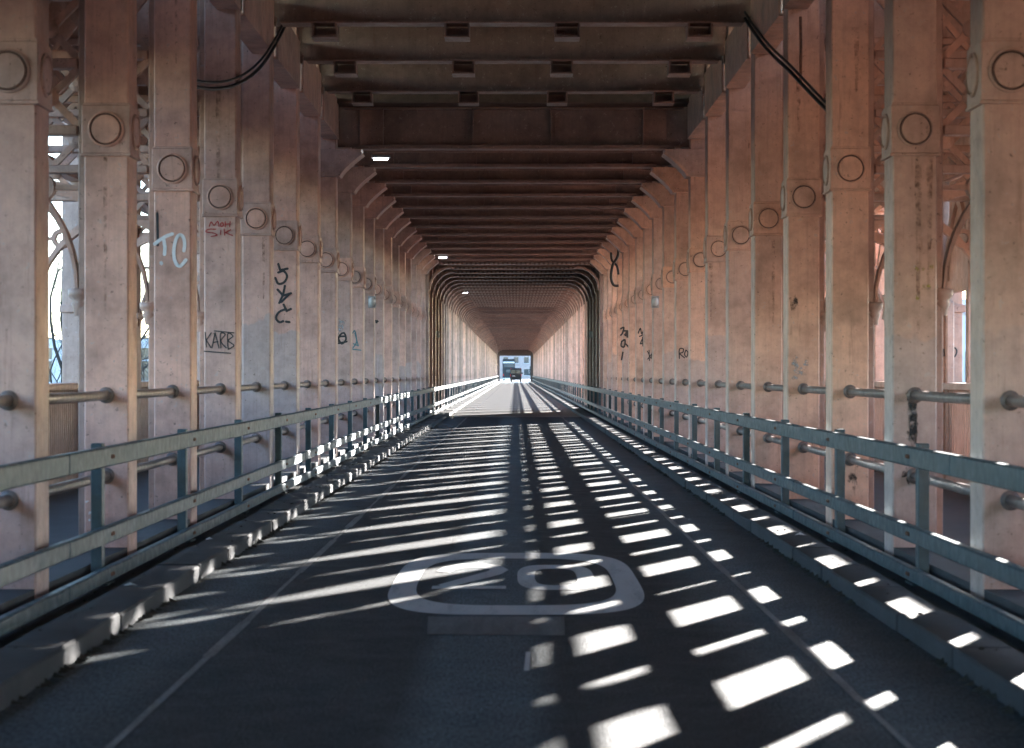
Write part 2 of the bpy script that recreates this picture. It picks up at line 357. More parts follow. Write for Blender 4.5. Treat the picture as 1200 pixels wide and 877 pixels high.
# ------------------------------------------------------------------ inner columns
def disc_prof():    # raised disc inside a groove and a ring
    return [(0.145, 0.0), (0.145, 0.016), (0.132, 0.022), (0.127, 0.002), (0.116, 0.002), (0.112, 0.016), (0.0008, 0.019)]
def column_parts(s, near):
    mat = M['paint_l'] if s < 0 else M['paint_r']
    P = {}
    xa, xb = s * XI, s * (XI + CW)
    P['shaft'] = MB().box(xa, xb, 0, CW, FOOT * 0.4, 6.75 if near else 6.2, 0.012).mesh('shaft', mat)
    e = 0.018
    mb = MB().box(s * (XI - e), s * (XI + CW + e), -e, CW + e, 3.355, 3.745, 0.008)
    mb.box(s * (XI - e - .008), s * (XI + CW + e + .008), -e - .008, CW + e + .008, 3.335, 3.356, 0.004)
    mb.box(s * (XI - .008), s * (XI + CW + .008), -.008, CW + .008, 3.744, 3.762, 0.003)
    P['medallion_block'] = mb.mesh('medallion_block', mat)
    P['medallion'] = MB().lathe(disc_prof(), (s * (XI + CW / 2), -e, 3.55), (0, -1, 0)).mesh('medallion', mat)
    P['groove_bands'] = []
    for (oo, aa) in (((s * (XI + CW / 2), -e - .0025, 3.55), (0, -1, 0)), ((s * (XI - e - .0025), CW / 2, 3.55), (-s, 0, 0))):
        P['groove_bands'].append(MB().lathe([(0.128, 0.0), (0.1275, 0.001), (0.116, 0.001), (0.1155, 0.0)], oo, aa).mesh('groove_band', M['groove']))  # flat dark band laid in the medallion groove
        me = P['groove_bands'][-1]; bm = bmesh.new(); bm.from_mesh(me); bmesh.ops.delete(bm, geom=[f for f in bm.faces if len(f.verts) > 4], context='FACES'); bm.to_mesh(me); bm.free()
    P['medallion_in'] = MB().lathe(disc_prof(), (s * (XI - e), CW / 2, 3.55), (-s, 0, 0)).mesh('medallion', mat)
    mb = MB()
    for h in (1.42, 0.775):
        mb.lathe([(0.085, 0), (0.085, 0.012), (0.062, 0.03), (0.047, 0.034)], (s * (XI + CW * .5), 0, h), (0, -1, 0), 18)
    P['collar'] = mb
    cs = [MB().lathe([(0.066, -0.002), (0.066, 0.010), (0.052, 0.022), (0.0415, 0.026)], (s * (XI + CW * .5), 0, h), (0, -1, 0), 18).mesh('pipe_collar', M['pipe']) for h in (1.42, 0.775)]
    P['collar'] = cs
    # colonnette on the footway side carrying the transverse arch
    mb = MB().box(s * (XI + CW + .001), s * (XI + CW + .075), CW * .5 - .055, CW * .5 + .055, FOOT * .5, 6.2, 0.008)
    mb.lathe([(0.05, -0.16), (0.055, -.10), (0.075, -0.06), (0.06, -0.04), (0.095, 0.0), (0.10, 0.05), (0.08, 0.06)], (s * (XI + CW + .07), CW * .5, 2.22), (0, 0, 1), 12, True)
    P['colonnette'] = mb.mesh('colonnette', M['paint_o'])
    # curved bracket under the girder
    out = []; n = 12
    for q in range(n + 1):
        a = q / n * math.pi / 2
        u_ = q / n; out.append((XI - 0.03 - 0.40 * u_ ** 1.3, 5.02 + 0.39 * u_))
    poly = [(s * (XI + .30), 5.02), (s * (XI + .30), 5.46)] + [(s * (XI - .45), 5.46)] + [(s * x, z) for x, z in reversed(out)]
    mb = MB().prism(poly, 1, -0.06, CW + .03)
    mb.box(s * (XI - .06), s * (XI + .32), -.075, CW + .03, 4.985, 5.018, .004)
    P['bracket'] = mb.mesh('bracket', mat)
    fl = [(s * (x - .0), z) for x, z in out]; fo = [(s * (x - .04), z - .028) for x, z in out]
    P['bracket_flange'] = MB().strip(fl, fo, 1, -0.085, CW + .05).mesh('bracket_flange', mat)
    mb = MB()
    for z in (5.10, 5.22, 5.34):
        mb.stud((s * (XI - .06), -.06, z), (0, -1, 0), .014)
    for z in (5.22, 5.34):
        mb.stud((s * (XI - .20), -.06, z), (0, -1, 0), .014)
    P['rivets'] = mb.mesh('rivets', mat)
    # far spans: plain shaft with large rounded haunch
    mb = MB().box(xa, xb, 0, CW, FOOT * .4, 6.2, 0.012)
    arc = [(s * (XI + .01 - 0.80 * (1 - math.cos(q / 10 * math.pi / 2))), 4.62 + 0.80 * math.sin(q / 10 * math.pi / 2)) for q in range(11)]
    arc2 = [(s * (XI + .01 - 0.06 - 0.80 * (1 - math.cos(q / 10 * math.pi / 2))), 4.56 + 0.80 * math.sin(q / 10 * math.pi / 2)) for q in range(11)]
    P['far_haunch'] = MB().strip(arc, arc2, 1, 0.02, CW - .02).mesh('haunch', M['girder'])
    P['shaded_pier_shaft'] = mb.mesh('shaft', M['girder'])  # darker paint stands in for the shade on the pier columns
    P['far_shaft'] = mb.mesh('shaft', M['paint_far'])
    return P
NOTE = {(-1, 1): 'wide grey repainted patch and white specks low on its face', (-1, 2): 'white TC graffiti on its face',
        (-1, 3): 'small red scrawl above a black KARB tag', (-1, 5): 'tall black tag running down its face',
        (-1, 8): 'dark smudged tag at half height', (-1, 9): 'blue-green tag low on its face', (-1, 10): 'pale bulkhead lamp on it',
        (1, 1): 'black drip stain below its handrail and yellow specks', (1, 3): 'dark blot and whitish smudge on its face',
        (1, 8): 'thin black ROR tag on its face', (1, 10): 'pale bulkhead lamp on it', (1, 11): 'small black scribble low on its face',
        (1, 12): 'black scribbles at half height', (1, 14): 'tall black scribble and blots'}
cols = {}
for s in (-1, 1):
    P = column_parts(s, True); P2 = {k: v for k, v in P.items()}
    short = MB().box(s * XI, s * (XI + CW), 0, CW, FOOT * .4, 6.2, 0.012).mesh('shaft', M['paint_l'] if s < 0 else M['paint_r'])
    for k in range(K0, KEND + 1):
        z = colz(k)
        if k <= KNEAR:
            if k == 0: lab = 'nearest iron column of the %s inner row, cut by the picture edge' % SIDE[s]
            elif k < 0: lab = 'iron column of the %s inner row beside or behind the viewer, out of view' % SIDE[s]
            else:
                lab = '%s brown iron column of the %s inner row' % (ORD[k], SIDE[s])
                if (s, k) in NOTE: lab = '%s iron column of the %s inner row, %s' % (ORD[k], SIDE[s], NOTE[(s, k)])
            c = thing('iron_column', lab, 'column', (0, z, 0), 'riveted iron columns lining the roadway')
            obj('shaft', P['shaft'] if k <= 6 else short, c)
            obj('medallion_block', P['medallion_block'], c)
            for q, gq in zip((P['medallion'], P['medallion_in']), P['groove_bands']): obj('groove_band', gq, obj('medallion', q, c))
            for q in P['collar']: obj('pipe_collar', q, c)
            obj('colonnette', P['colonnette'], c)
            if k >= 7:
                br = obj('bracket', P['bracket'], c); obj('bracket_flange', P['bracket_flange'], br)
                if k <= 12: obj('rivets', P['rivets'], br, kind='stuff')
            cols[(s, k)] = c
        else:
            dark = z < PIER1
            lab = ('iron column in the dark bays of the %s row beside the pier' if dark else 'iron column in the far bays of the %s row beyond the pier') % SIDE[s]
            c = thing('iron_column', lab, 'column', (0, z, 0), 'columns by the pier, %s row' % SIDE[s] if dark else 'far columns, %s row' % SIDE[s])
            obj('shaft', P['shaded_pier_shaft'] if dark else P['far_shaft'], c); obj('haunch', P['far_haunch'], c)

# ------------------------------------------------------------------ outer columns, arcade, parapet
def pointed(x0, x1, z0, z1, n=8):
    """pointed arch polyline from (x0,z0) up to the apex and down to (x1,z0)"""
    xm = (x0 + x1) / 2; half = (x1 - x0) / 2; h = z1 - z0
    Rr = (half * half + h * h) / (2 * half); pts = []
    a1 = math.asin(min(1, h / Rr))
    for q in range(n + 1):
        a = a1 * q / n; pts.append((x0 + Rr - Rr * math.cos(a), z0 + Rr * math.sin(a)))
    return pts + [(x1 - (p[0] - x0), p[1]) for p in reversed(pts[:-1])]
def ring(mb, cy, cz, ri, ro, axis, a, b_, n=20):
    inn = [(cy + ri * math.cos(2 * math.pi * q / n), cz + ri * math.sin(2 * math.pi * q / n)) for q in range(n)]
    out = [(cy + ro * math.cos(2 * math.pi * q / n), cz + ro * math.sin(2 * math.pi * q / n)) for q in range(n)]
    return mb.strip(inn, out, axis, a, b_, True)
for s in (-1, 1):
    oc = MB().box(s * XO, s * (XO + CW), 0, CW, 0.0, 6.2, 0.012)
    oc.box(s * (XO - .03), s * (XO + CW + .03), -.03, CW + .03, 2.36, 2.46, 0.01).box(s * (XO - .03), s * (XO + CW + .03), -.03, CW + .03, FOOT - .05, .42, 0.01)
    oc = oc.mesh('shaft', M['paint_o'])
    stripe_blockers = [MB().box(s * (XO + CW / 2 - .05), s * (XO + CW / 2 + .05), a, b_, .42, 2.50, .015).mesh('colonnette', M['paint_o']) for a, b_ in ((-.10, -.001), (CW + .001, CW + .10))]  # added beside the right outer columns to narrow the sun stripes
    Lb = PITCH - CW
    xm = s * (XO + CW / 2)
    bay = {}
    mb = MB()
    for (a, b_) in ((CW, CW + Lb / 2 - .035), (CW + Lb / 2 + .035, PITCH)):
        inner = pointed(a + .09, b_ - .09, 2.70, 3.70); outer = pointed(a, b_, 2.70, 3.86)
        mb.strip(inner, outer, 0, xm - .06, xm + .06)
    bay['arch'] = mb.mesh('arch', M['paint_o'])
    bay['mullion'] = MB().box(xm - .08, xm + .08, CW + Lb / 2 - .07, CW + Lb / 2 + .07, 1.475, 4.02, 0.01).mesh('mullion', M['paint_o'])
    mb = MB(); ring(mb, CW + Lb / 2, 3.42 + .3, .0 + .09, .15, 0, xm - .045, xm + .045)
    bay['spandrel_ring'] = mb.mesh('spandrel_ring', M['paint_o'])
    bay['transom'] = MB().box(xm - .04, xm + .04, CW + .001, PITCH - .001, 2.60, 2.75).mesh('transom', M['paint_o'])
    mb = MB().box(xm - .08, xm + .08, CW + .001, PITCH - .001, 4.02, 4.16)
    for q in range(4):
        a = CW + Lb * q / 4; b2 = CW + Lb * (q + 1) / 4
        z0, z1 = (4.16, 4.74) if q % 2 == 0 else (4.74, 4.16)
        d = .035
        mb.prism([(a, z0 - d), (a, z0 + d), (b2, z1 + d), (b2, z1 - d)], 0, xm - .03, xm + .03)
    bay['lattice'] = mb.mesh('lattice', M['paint_o'])
    bay['rail_beam'] = MB().box(xm - .08, xm + .08, CW + .001, PITCH - .001, 4.02, 4.16).mesh('arcade_beam', M['paint_o'])
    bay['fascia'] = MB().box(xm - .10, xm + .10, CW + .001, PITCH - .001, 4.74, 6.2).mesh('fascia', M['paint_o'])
    par = {}
    par['coping'] = MB().box(xm - .13, xm + .13, CW + .001, PITCH - .001, 1.385, 1.474, 0.012).mesh('coping', M['paint_o'])
    mb = MB()
    nsl = 26
    for q in range(nsl):
        yc = CW + Lb * (q + .5) / nsl
        mb.prism([(xm - .022, yc - .027), (xm, yc - .036), (xm + .022, yc - .027), (xm + .022, yc + .027), (xm, yc + .036), (xm - .022, yc + .027)], 2, .50, 1.384)
    par['slats'] = mb.mesh('slats', M['paint_o'])
    par['base_panel'] = MB().box(xm - .05, xm + .05, CW + .001, PITCH - .001, .12, .50).mesh('base_panel', M['paint_o'])
    bay['sun_blockers'] = MB().box(xm - .015, xm + .015, CW + .101, PITCH - .101, 2.752, 4.0).mesh('arch_sun_blocker', M['paint_o'])  # added panels, block the sun through the near right arch heads
    bay['deep_fascia'] = MB().box(xm - .10, xm + .10, CW + .001, PITCH - .001, 4.161, 6.2).mesh('fascia', M['paint_o'])
    bay['high_fascia'] = MB().box(xm - .10, xm + .10, CW + .001, PITCH - .001, 5.45, 6.2).mesh('fascia', M['paint_o'])
    for k in range(-11, KEND + 1):
        z = colz(k); near = k <= 14
        if k > 24 and k % 2: far_skip = True
        else: far_skip = False
        if k == 4: lab = 'outer iron column seen between the %s inner columns, by the footway' % SIDE[s] + (', with a black scribble' if s > 0 else ', greyish in the shade')
        elif near: lab = 'outer iron column on the far side of the %s footway, partly hidden' % SIDE[s]
        else: lab = 'outer iron column of the %s footway further along, hidden by the inner row' % SIDE[s]
        if near and k != 4: lab = ('%s outer column beyond the %s footway, counted from the viewer' % (ORD[k], SIDE[s])) if k >= 1 else lab
        if not far_skip: c = thing('outer_column', lab, 'column', (0, z, 0), 'outer columns of the %s footway' % SIDE[s])
        if not far_skip: obj('shaft', oc, c); cols[('o', s, k)] = c
        if k <= KNEAR and s > 0:
            for q in stripe_blockers: obj('colonnette', q, c)
        if PIER0 - 1 < z < PIER1 - 1: continue
        a = thing('arcade_bay', ('%s iron arcade bay outside the %s footway, counted from the viewer' % (ORD[k], SIDE[s])) if 1 <= k <= 14 else 'iron arcade bay outside the %s footway, far along or out of view' % SIDE[s], 'arcade', (0, z, 0), 'arcade bays of the %s side' % SIDE[s])
        names = ['arch', 'mullion', 'spandrel_ring', 'transom', 'rail_beam', 'fascia'] if k <= 14 else (['arch', 'mullion', 'spandrel_ring', 'transom', 'rail_beam', 'high_fascia'] if k <= 24 else ['transom', 'high_fascia'])
        if k <= 8: names = ['arch', 'mullion', 'spandrel_ring', 'transom', 'deep_fascia', 'rail_beam']
        if s < 0 and k <= 14: names = ['rail_beam', 'fascia'] if 1 <= k else ['rail_beam', 'deep_fascia']
        if s < 0: names = [n_ for n_ in names if n_ not in ('arch', 'mullion', 'spandrel_ring', 'transom')]
        if s > 0 and k <= 3: names = names + ['sun_blockers']
        for nme in names: obj({'high_fascia': 'fascia', 'deep_fascia': 'fascia', 'rail_beam': 'arcade_beam', 'sun_blockers': 'arch_sun_blocker'}.get(nme, nme), bay[nme], a)
        p = thing('parapet', ('%s fluted iron parapet panel beside the %s footway, counted from the viewer' % (ORD[k], SIDE[s])) if 1 <= k <= 14 else 'fluted iron parapet of the %s footway, far along or out of view' % SIDE[s], 'parapet', (0, z, 0), 'parapets of the %s side' % SIDE[s])
        obj('coping', par['coping'], p); obj('base_panel', par['base_panel'], p)
        obj('slats', par['slats'], p, kind='stuff')
    # stone pier closing the side between the spans
    mb = MB().box(s * 3.50, s * (XO + .7), PIER0, PIER1, -7, 6.2, 0.05)
    pw = thing('stone_pier', 'dark stone pier wall closing off the %s side between the spans' % SIDE[s], 'pier', (0, 0, 0), None)
    obj('wall', (mb, M['stone']), pw)
    mb = MB().box(s * 3.45, s * (XO + .8), PIER0 - .1, PIER1 + .1, 4.4, 4.75, 0.03)
    obj('string_course', (mb, M['stone']), pw)

# transverse frames over the footways
for s in (-1, 1):
    xa, xb = XI + CW + .08, XO
    P = {}
    inner = pointed(xa + .02, xb - .02, 2.26, 3.32, 10); outer = pointed(xa - .005, xb + .005, 2.26, 3.46, 10)
    mb = MB().strip([(s * x, z) for x, z in inner], [(s * x, z) for x, z in outer], 1, CW * .5 - .06, CW * .5 + .06)
    P['arch_rib'] = mb.mesh('arch_rib', M['paint_o'])
    P['rings'] = []
    for xc in (xa + .30, xb - .30):
        mb = MB(); ring(mb, s * xc, 3.10, .062, .108, 1, CW * .5 - .045, CW * .5 + .045)
        mb.box(s * (xc - .30 if xc < 4.3 else xc + .10), s * (xc - .10 if xc < 4.3 else xc + .30), CW * .5 - .03, CW * .5 + .03, 3.08, 3.12)
        P['rings'].append(mb.mesh('spandrel_ring', M['paint_o']))
    P['ties'] = [MB().box(s * xa, s * xb, CW * .5 - .07, CW * .5 + .07, z - .04, z + .04, 0.01).mesh('tie_beam', M['paint_o']) for z in (3.56, 4.10, 4.66, 5.3)]
    P['braces'] = []; P['few'] = []
    for r_, (z0, z1) in enumerate(((3.60, 4.06), (4.14, 4.62), (4.70, 5.26))):
        nc = 4; cw = (xb - xa) / nc
        for q in range(nc):
            for fl in (0, 1):
                u = (xa + q * cw, z0 if (fl + q) % 2 else z1); v = (xa + (q + 1) * cw, z1 if (fl + q) % 2 else z0); d = .042
                me = MB().prism([(s * u[0], u[1] - d), (s * u[0], u[1] + d), (s * v[0], v[1] + d), (s * v[0], v[1] - d)], 1,
                                CW * .5 - .03 + .004 * fl, CW * .5 + .02 + .004 * fl).mesh('brace', M['paint_o'])
                P['braces'].append(me)
                if fl: P['few'].append(me)
            if r_ < 2:
                hub = MB().lathe([(.075, 0), (.075, .02), (.03, .045)], (s * (xa + (q + .5) * cw), CW * .5 - .028, (z0 + z1) / 2), (0, -1, 0), 12).mesh('boss', M['paint_o'])
                P['braces'].append(hub)
    P['plate'] = MB().box(s * xa, s * xb, CW * .5 - .02, CW * .5 + .02, 5.34, 6.2).mesh('web_plate', M['paint_o'])
    for k in range(-11, KNEAR + 1):
        lab = ('%s pointed arch frame with lattice over the %s footway, behind its column' % (ORD[k], SIDE[s])) if k >= 1 else 'pointed arch frame over the %s footway beside the viewer, out of view' % SIDE[s]
        f = thing('footway_frame', lab, 'frame', (0, colz(k), 0), 'arched frames over the %s footway' % SIDE[s])
        obj('arch_rib', P['arch_rib'], f)
        if k <= 8: obj('web_plate', P['plate'], f)
        for q in P['rings']: obj('spandrel_ring', q, f)
        for q in P['ties']: obj('tie_beam', q, f)
        for q in (P['braces'] if -1 <= k <= 5 else (P['few'] if k <= 8 else [])): obj(q.name.split('.')[0], q, f)

# handrail pipes threaded through the columns
for s in (-1, 1):
    xm = s * (XI + CW / 2)
    for h, nm in ((1.42, 'upper'), (0.775, 'lower')):
        hp = thing('pipe_rail', '%s iron pipe handrail running through the %s columns' % (nm, SIDE[s]), 'handrail', (0, 0, 0), None)
        for k in range(-3, KNEAR + 1):
            obj('pipe', pm, hp, (xm, colz(k), h)) if k > -3 else None
            if k == -3:
                pm = MB().tube([(0, CW + .001, 0), (0, CW + .9, -.004), (0, CW + 1.8, -.004), (0, PITCH - .001, 0)], .039, 12).mesh('pipe', M['pipe'])
                obj('pipe', pm, hp, (xm, colz(k), h))
        obj('pipe', (MB().tube([(0, colz(KNEAR) + CW + .01, 0), (0, ZEND - 1, 0)], .039, 8), M['pipe']), hp, (xm, 0, h))

# ------------------------------------------------------------------ girders overhead
def girder_near():
    P = {}
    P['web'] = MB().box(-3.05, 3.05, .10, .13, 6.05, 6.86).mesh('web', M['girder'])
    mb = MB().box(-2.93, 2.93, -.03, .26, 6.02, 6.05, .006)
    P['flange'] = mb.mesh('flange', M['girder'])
    hs = []
    for xc in (-2.38, -.70, .70, 2.38):
        mb = MB().box(xc - .16, xc - .135, .0, .34, 5.87, 6.019).box(xc + .135, xc + .16, .0, .34, 5.87, 6.019).box(xc - .16, xc + .16, -.002, .342, 5.845, 5.87)
        mb.box(xc - .16, xc + .16, .342, .36, 5.845, 6.019)
        hs.append(mb.mesh('rail_bearer_hanger', M['girder']))
    P['hangers'] = hs
    mb = MB()
    for i in range(48):
        x = -2.85 + i * 5.7 / 47
        mb.stud((x, -.03, 6.035), (0, -1, 0), .010)
    P['rivets'] = mb.mesh('rivets', M['girder'])
    return P
def girder_span(rivet):
    P = {}
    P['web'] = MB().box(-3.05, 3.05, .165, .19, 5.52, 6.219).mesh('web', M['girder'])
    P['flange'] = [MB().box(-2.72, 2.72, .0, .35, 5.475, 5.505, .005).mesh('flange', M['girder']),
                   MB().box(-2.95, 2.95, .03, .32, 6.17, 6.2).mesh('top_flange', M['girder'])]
    P['lip'] = [MB().box(-2.70, 2.70, -.012, .012, 5.470, 5.535, .006).mesh('flange_lip', M['girder']),
                MB().box(-2.70, 2.70, .338, .362, 5.445, 5.51, .006).mesh('flange_lip', M['girder'])]
    P['stiff'] = [MB().box(x - .008, x + .008, .02, .164, 5.546, 6.169).mesh('stiffener', M['girder']) for x in (-.70, .66)]
    P['end'] = []
    for s in (-1, 1):
        mb = MB().box(s * 2.27, s * 2.66, .12, .164, 5.51, 6.168, .006).box(s * 2.25, s * 2.27, .04, .164, 5.51, 6.168)
        P['end'].append(mb.mesh('end_plate', M['girder']))
    mb = MB()
    for i in range(12):
        for x in (-.80, -.86, .74, .80):
            mb.stud((x, .164, 5.58 + i * .05), (0, -1, 0), .010)
    for s in (-1, 1):
        for i in range(6):
            for x in (2.40, 2.52): mb.stud((s * x, .12, 5.62 + i * .09), (0, -1, 0), .012)
    P['rivets'] = mb.mesh('rivets', M['girder'])
    mb = MB()
    for i in range(33):
        mb.box(-2.645 + i * 5.2 / 32, -2.555 + i * 5.2 / 32, -.03, -.001, 5.476, 5.545)
    P['lit_flange_dots'] = mb.mesh('rivets', M['cleat'])  # pale blocks drawn where light dots the flanges
    return P
G0 = girder_near(); G1 = girder_span(True)
for k in range(-11, KEND + 1):
    z = colz(k)
    if k <= 6:
        lab = {5: 'second lowest near ceiling girder, with hangers, above the fifth columns', 6: 'near ceiling girder just before the deeper first span girder'}.get(k, 'near ceiling girder above the picture, over the %s columns' % (ORD[k] if k >= 1 else 'nearest'))
        if k < 1: lab = 'ceiling girder overhead near the viewer, out of the picture'
        g = thing('ceiling_girder', lab, 'girder', (0, z, 0), 'cross girders of the near bays')
        obj('web', G0['web'], g); obj('flange', G0['flange'], g)
        for q in G0['hangers']: obj('rail_bearer_hanger', q, g)
        obj('rivets', G0['rivets'], g, kind='stuff')
    else:
        if k <= KNEAR: lab = '%s cross girder of the first span ceiling, counted from the viewer' % ORD[k - 6]
        elif z < PIER1: lab = '%s dark rivet-rowed cross girder over the pier bays' % ORD[k - KNEAR]
        else: lab = 'cross girder in the far ceiling beyond the pier'
        g = thing('ceiling_girder', lab, 'girder', (0, z, 0), 'span girders' if k <= KNEAR else ('pier girders' if z < PIER1 else 'far girders'))
        obj('web', G1['web'], g); obj('flange', G1['flange'][0], g)
        if k <= KNEAR:
            obj('top_flange', G1['flange'][1], g)
            for q in G1['lip']: obj('flange_lip', q, g)
            for q in G1['stiff']: obj('stiffener', q, g)
            for q in G1['end']: obj('end_plate', q, g)
            if k <= 10: obj('rivets', G1['rivets'], g, kind='stuff')
        elif k <= 34:
            obj('rivets', G1['lit_flange_dots'], g, kind='stuff')
# edge beams joining the heads of the near columns
for s in (-1, 1):
    beam = MB().box(s * (XI - .05), s * (XI - .02), CW + .02, PITCH - .02, 5.66, 6.30, .006)
    beam.box(s * (XI - .05), s * (XI + .22), CW + .02, PITCH - .02, 5.63, 5.66)
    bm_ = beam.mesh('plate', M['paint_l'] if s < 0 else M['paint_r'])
    cl = MB().box(s * (XI - .09), s * (XI - .051), -.06, .05, 5.98, 6.10, .01).mesh('cleat', M['girder'])
    for k in range(-11, 7):
        e = thing('edge_beam', ('plate edge beam between the %s and %s columns of the %s row' % (ORD[k], ORD[k + 1], SIDE[s])) if k >= 1 else 'plate edge beam overhead by the nearest %s columns' % SIDE[s], 'beam', (0, colz(k), 0), 'edge beams of the near bays')
        obj('plate', bm_, e); obj('cleat', cl, e)
for s in (-1, 1):       # plain wall plate above the brackets in the spans
    fb = MB().box(s * (XI + .10), s * (XI + .13), colz(7) + CW, ZEND, 5.50, 6.2)
    e = thing('wall_plate', 'long plate beam above the %s columns along the spans' % SIDE[s], 'beam'); obj('plate', (fb, M['girder']), e)

# ------------------------------------------------------------------ guard rails
def guard_rail(s, z0, z1, pitch, label, seg):
    gr = thing('guard_rail', label, 'guard rail', (0, 0, 0), None)
    xr = 2.90
    post = MB().box(s * (xr + .065), s * (xr + .145), -.055, .055, SLAB + .016, 1.085, .006).mesh('post', M['rail'])
    bp = MB().box(s * (xr + .005), s * (xr + .155), -.13, .13, SLAB - .01, SLAB + .016, .004)
    for dx in (.03, .125):
        for dy in (-.1, .1): bp.lathe([(.013, 0), (.013, .03)], (s * (xr + dx), dy, SLAB + .016), (0, 0, 1), 6)
    bp = bp.mesh('base_plate', M['rail'])
    heights = ((.918, 1.062), (.368, .488), (.085, .185))
    L_ = seg
    bolts = MB()
    for a, b_ in heights:
        for dy in (-.03, .03): bolts.lathe([(.016, 0), (.016, .006), (.011, .014), (.004, .016)], (s * (xr + .001), dy, (a + b_) / 2), (-s, 0, 0), 8)
    bolts = bolts.mesh('bolts', M['rust'])
    rm = [MB().box(s * xr, s * (xr + .064), .004, L_ - .004, a, b_, .010).mesh('rail', M['rail']) for a, b_ in heights]
    y = z0
    while y < z1 - .1:
        for q in rm: obj('rail', q, gr, (s * random.uniform(-.003, .003), y, random.uniform(-.003, .003)))
        y += L_
    y = z0 + 1.35
    while y < z1:
        p = obj('post', post, gr, (0, y, 0))
        if y < 60:
            obj('base_plate', bp, p); obj('bolts', bolts, p, kind='stuff')
        y += pitch
    return gr
for s in (-1, 1):
    guard_rail(s, -16.0, 82.0, 3.6, 'grey steel three-rail guard rail along the %s kerb in front' % SIDE[s], 7.2)
    guard_rail(s, 84.0, 330.0, 3.6, 'grey steel guard rail along the %s kerb of the far spans, sunlit' % SIDE[s], 14.3)

# ------------------------------------------------------------------ road markings
def flat(name, polys, mat, parent=None, z=0.004, **kw):
    mb = MB()
    for p in polys:
        i = len(mb.v); mb.v += [(x, y, z) for x, y in p]; mb.face(list(range(i, i + len(p))))
    return obj(name, (mb, mat), parent, **kw)
def band(inn, out, closed):
    n = len(inn); return [[inn[k], inn[(k + 1) % n], out[(k + 1) % n], out[k]] for k in range(n if closed else n - 1)]
def sup(cx, cy, a, b_, e, n=72):
    P = []
    for q in range(n):
        t_ = 2 * math.pi * q / n; c_, s_ = math.cos(t_), math.sin(t_)
        P.append((cx + a * math.copysign(abs(c_) ** (2 / e), c_), cy + b_ * math.copysign(abs(s_) ** (2 / e), s_)))
    return P
mk = thing('speed_marking', 'worn white 20 speed roundel painted on the near asphalt', 'road marking', (0, 0, 0))
flat('ring', band(sup(.045, 15.0, .745, 1.68, 3.6), sup(.045, 15.0, .935, 2.2, 3.9), True), M['mark'], mk)
flat('digit_zero', band(sup(.355, 15.2, .165, .62, 3.2), sup(.355, 15.2, .30, .93, 3.2), True), M['mark'], mk)
two = []
cl = [(-.54, 15.55), (-.50, 15.85), (-.40, 16.05), (-.26, 16.08), (-.13, 15.95), (-.09, 15.72), (-.13, 15.5), (-.24, 15.2), (-.38, 14.85), (-.50, 14.50)]
wd = [.06, .066, .072, .072, .072, .074, .072, .066, .06, .06]
inn, out = [], []
for q, p in enumerate(cl):
    a = Vector(cl[max(0, q - 1)]); b2 = Vector(cl[min(len(cl) - 1, q + 1)]); d = (b2 - a); d = Vector((d.x * 2.6, d.y)).normalized()
    nrm = Vector((-d.y, d.x * 2.6)) * wd[q]
    inn.append((p[0] + nrm.x, p[1] + nrm.y)); out.append((p[0] - nrm.x, p[1] - nrm.y))
two = band(inn, out, False) + [[(-.58, 14.32), (-.03, 14.32), (-.03, 14.52), (-.58, 14.52)]]
flat('digit_two', two[:-1], M['mark'], mk); flat('digit_two_foot', two[-1:], M['mark'], mk, z=0.006)
o = flat('old_marking', [[(-.50, 11.85), (.34, 11.80), (.36, 12.72), (-.53, 12.70)]], M['mark_old']); o['label'] = 'faint erased patch of marking just before the 20 roundel'; o['category'] = 'road marking'
o = flat('paint_dash', [[(.085, 10.4), (.115, 10.4), (.125, 11.1), (.10, 11.1)]], M['mark']); o['label'] = 'short thin white dash near the bottom of the road'; o['category'] = 'road marking'
for s, lab in ((-1, 'thin worn white edge line along the left lane'), (1, 'thin worn pale edge line along the right lane')):
    P = []; y = ZBACK; x = s * (1.69 if s < 0 else 1.72)
    while y < 84:
        wv = .026 + .010 * math.sin(y * 1.3) + random.uniform(-.006, .006)
        P.append([(x - wv, y), (x + wv, y), (x + wv, y + 1.52), (x - wv, y + 1.52)]); y += 1.5 + .02
    P.append([(x - .05, y + .01), (x + .05, y + .01), (x + .05, ZEND), (x - .05, ZEND)])
    o = flat('edge_line', P, M['mark_line']); o['label'] = lab; o['category'] = 'road marking'

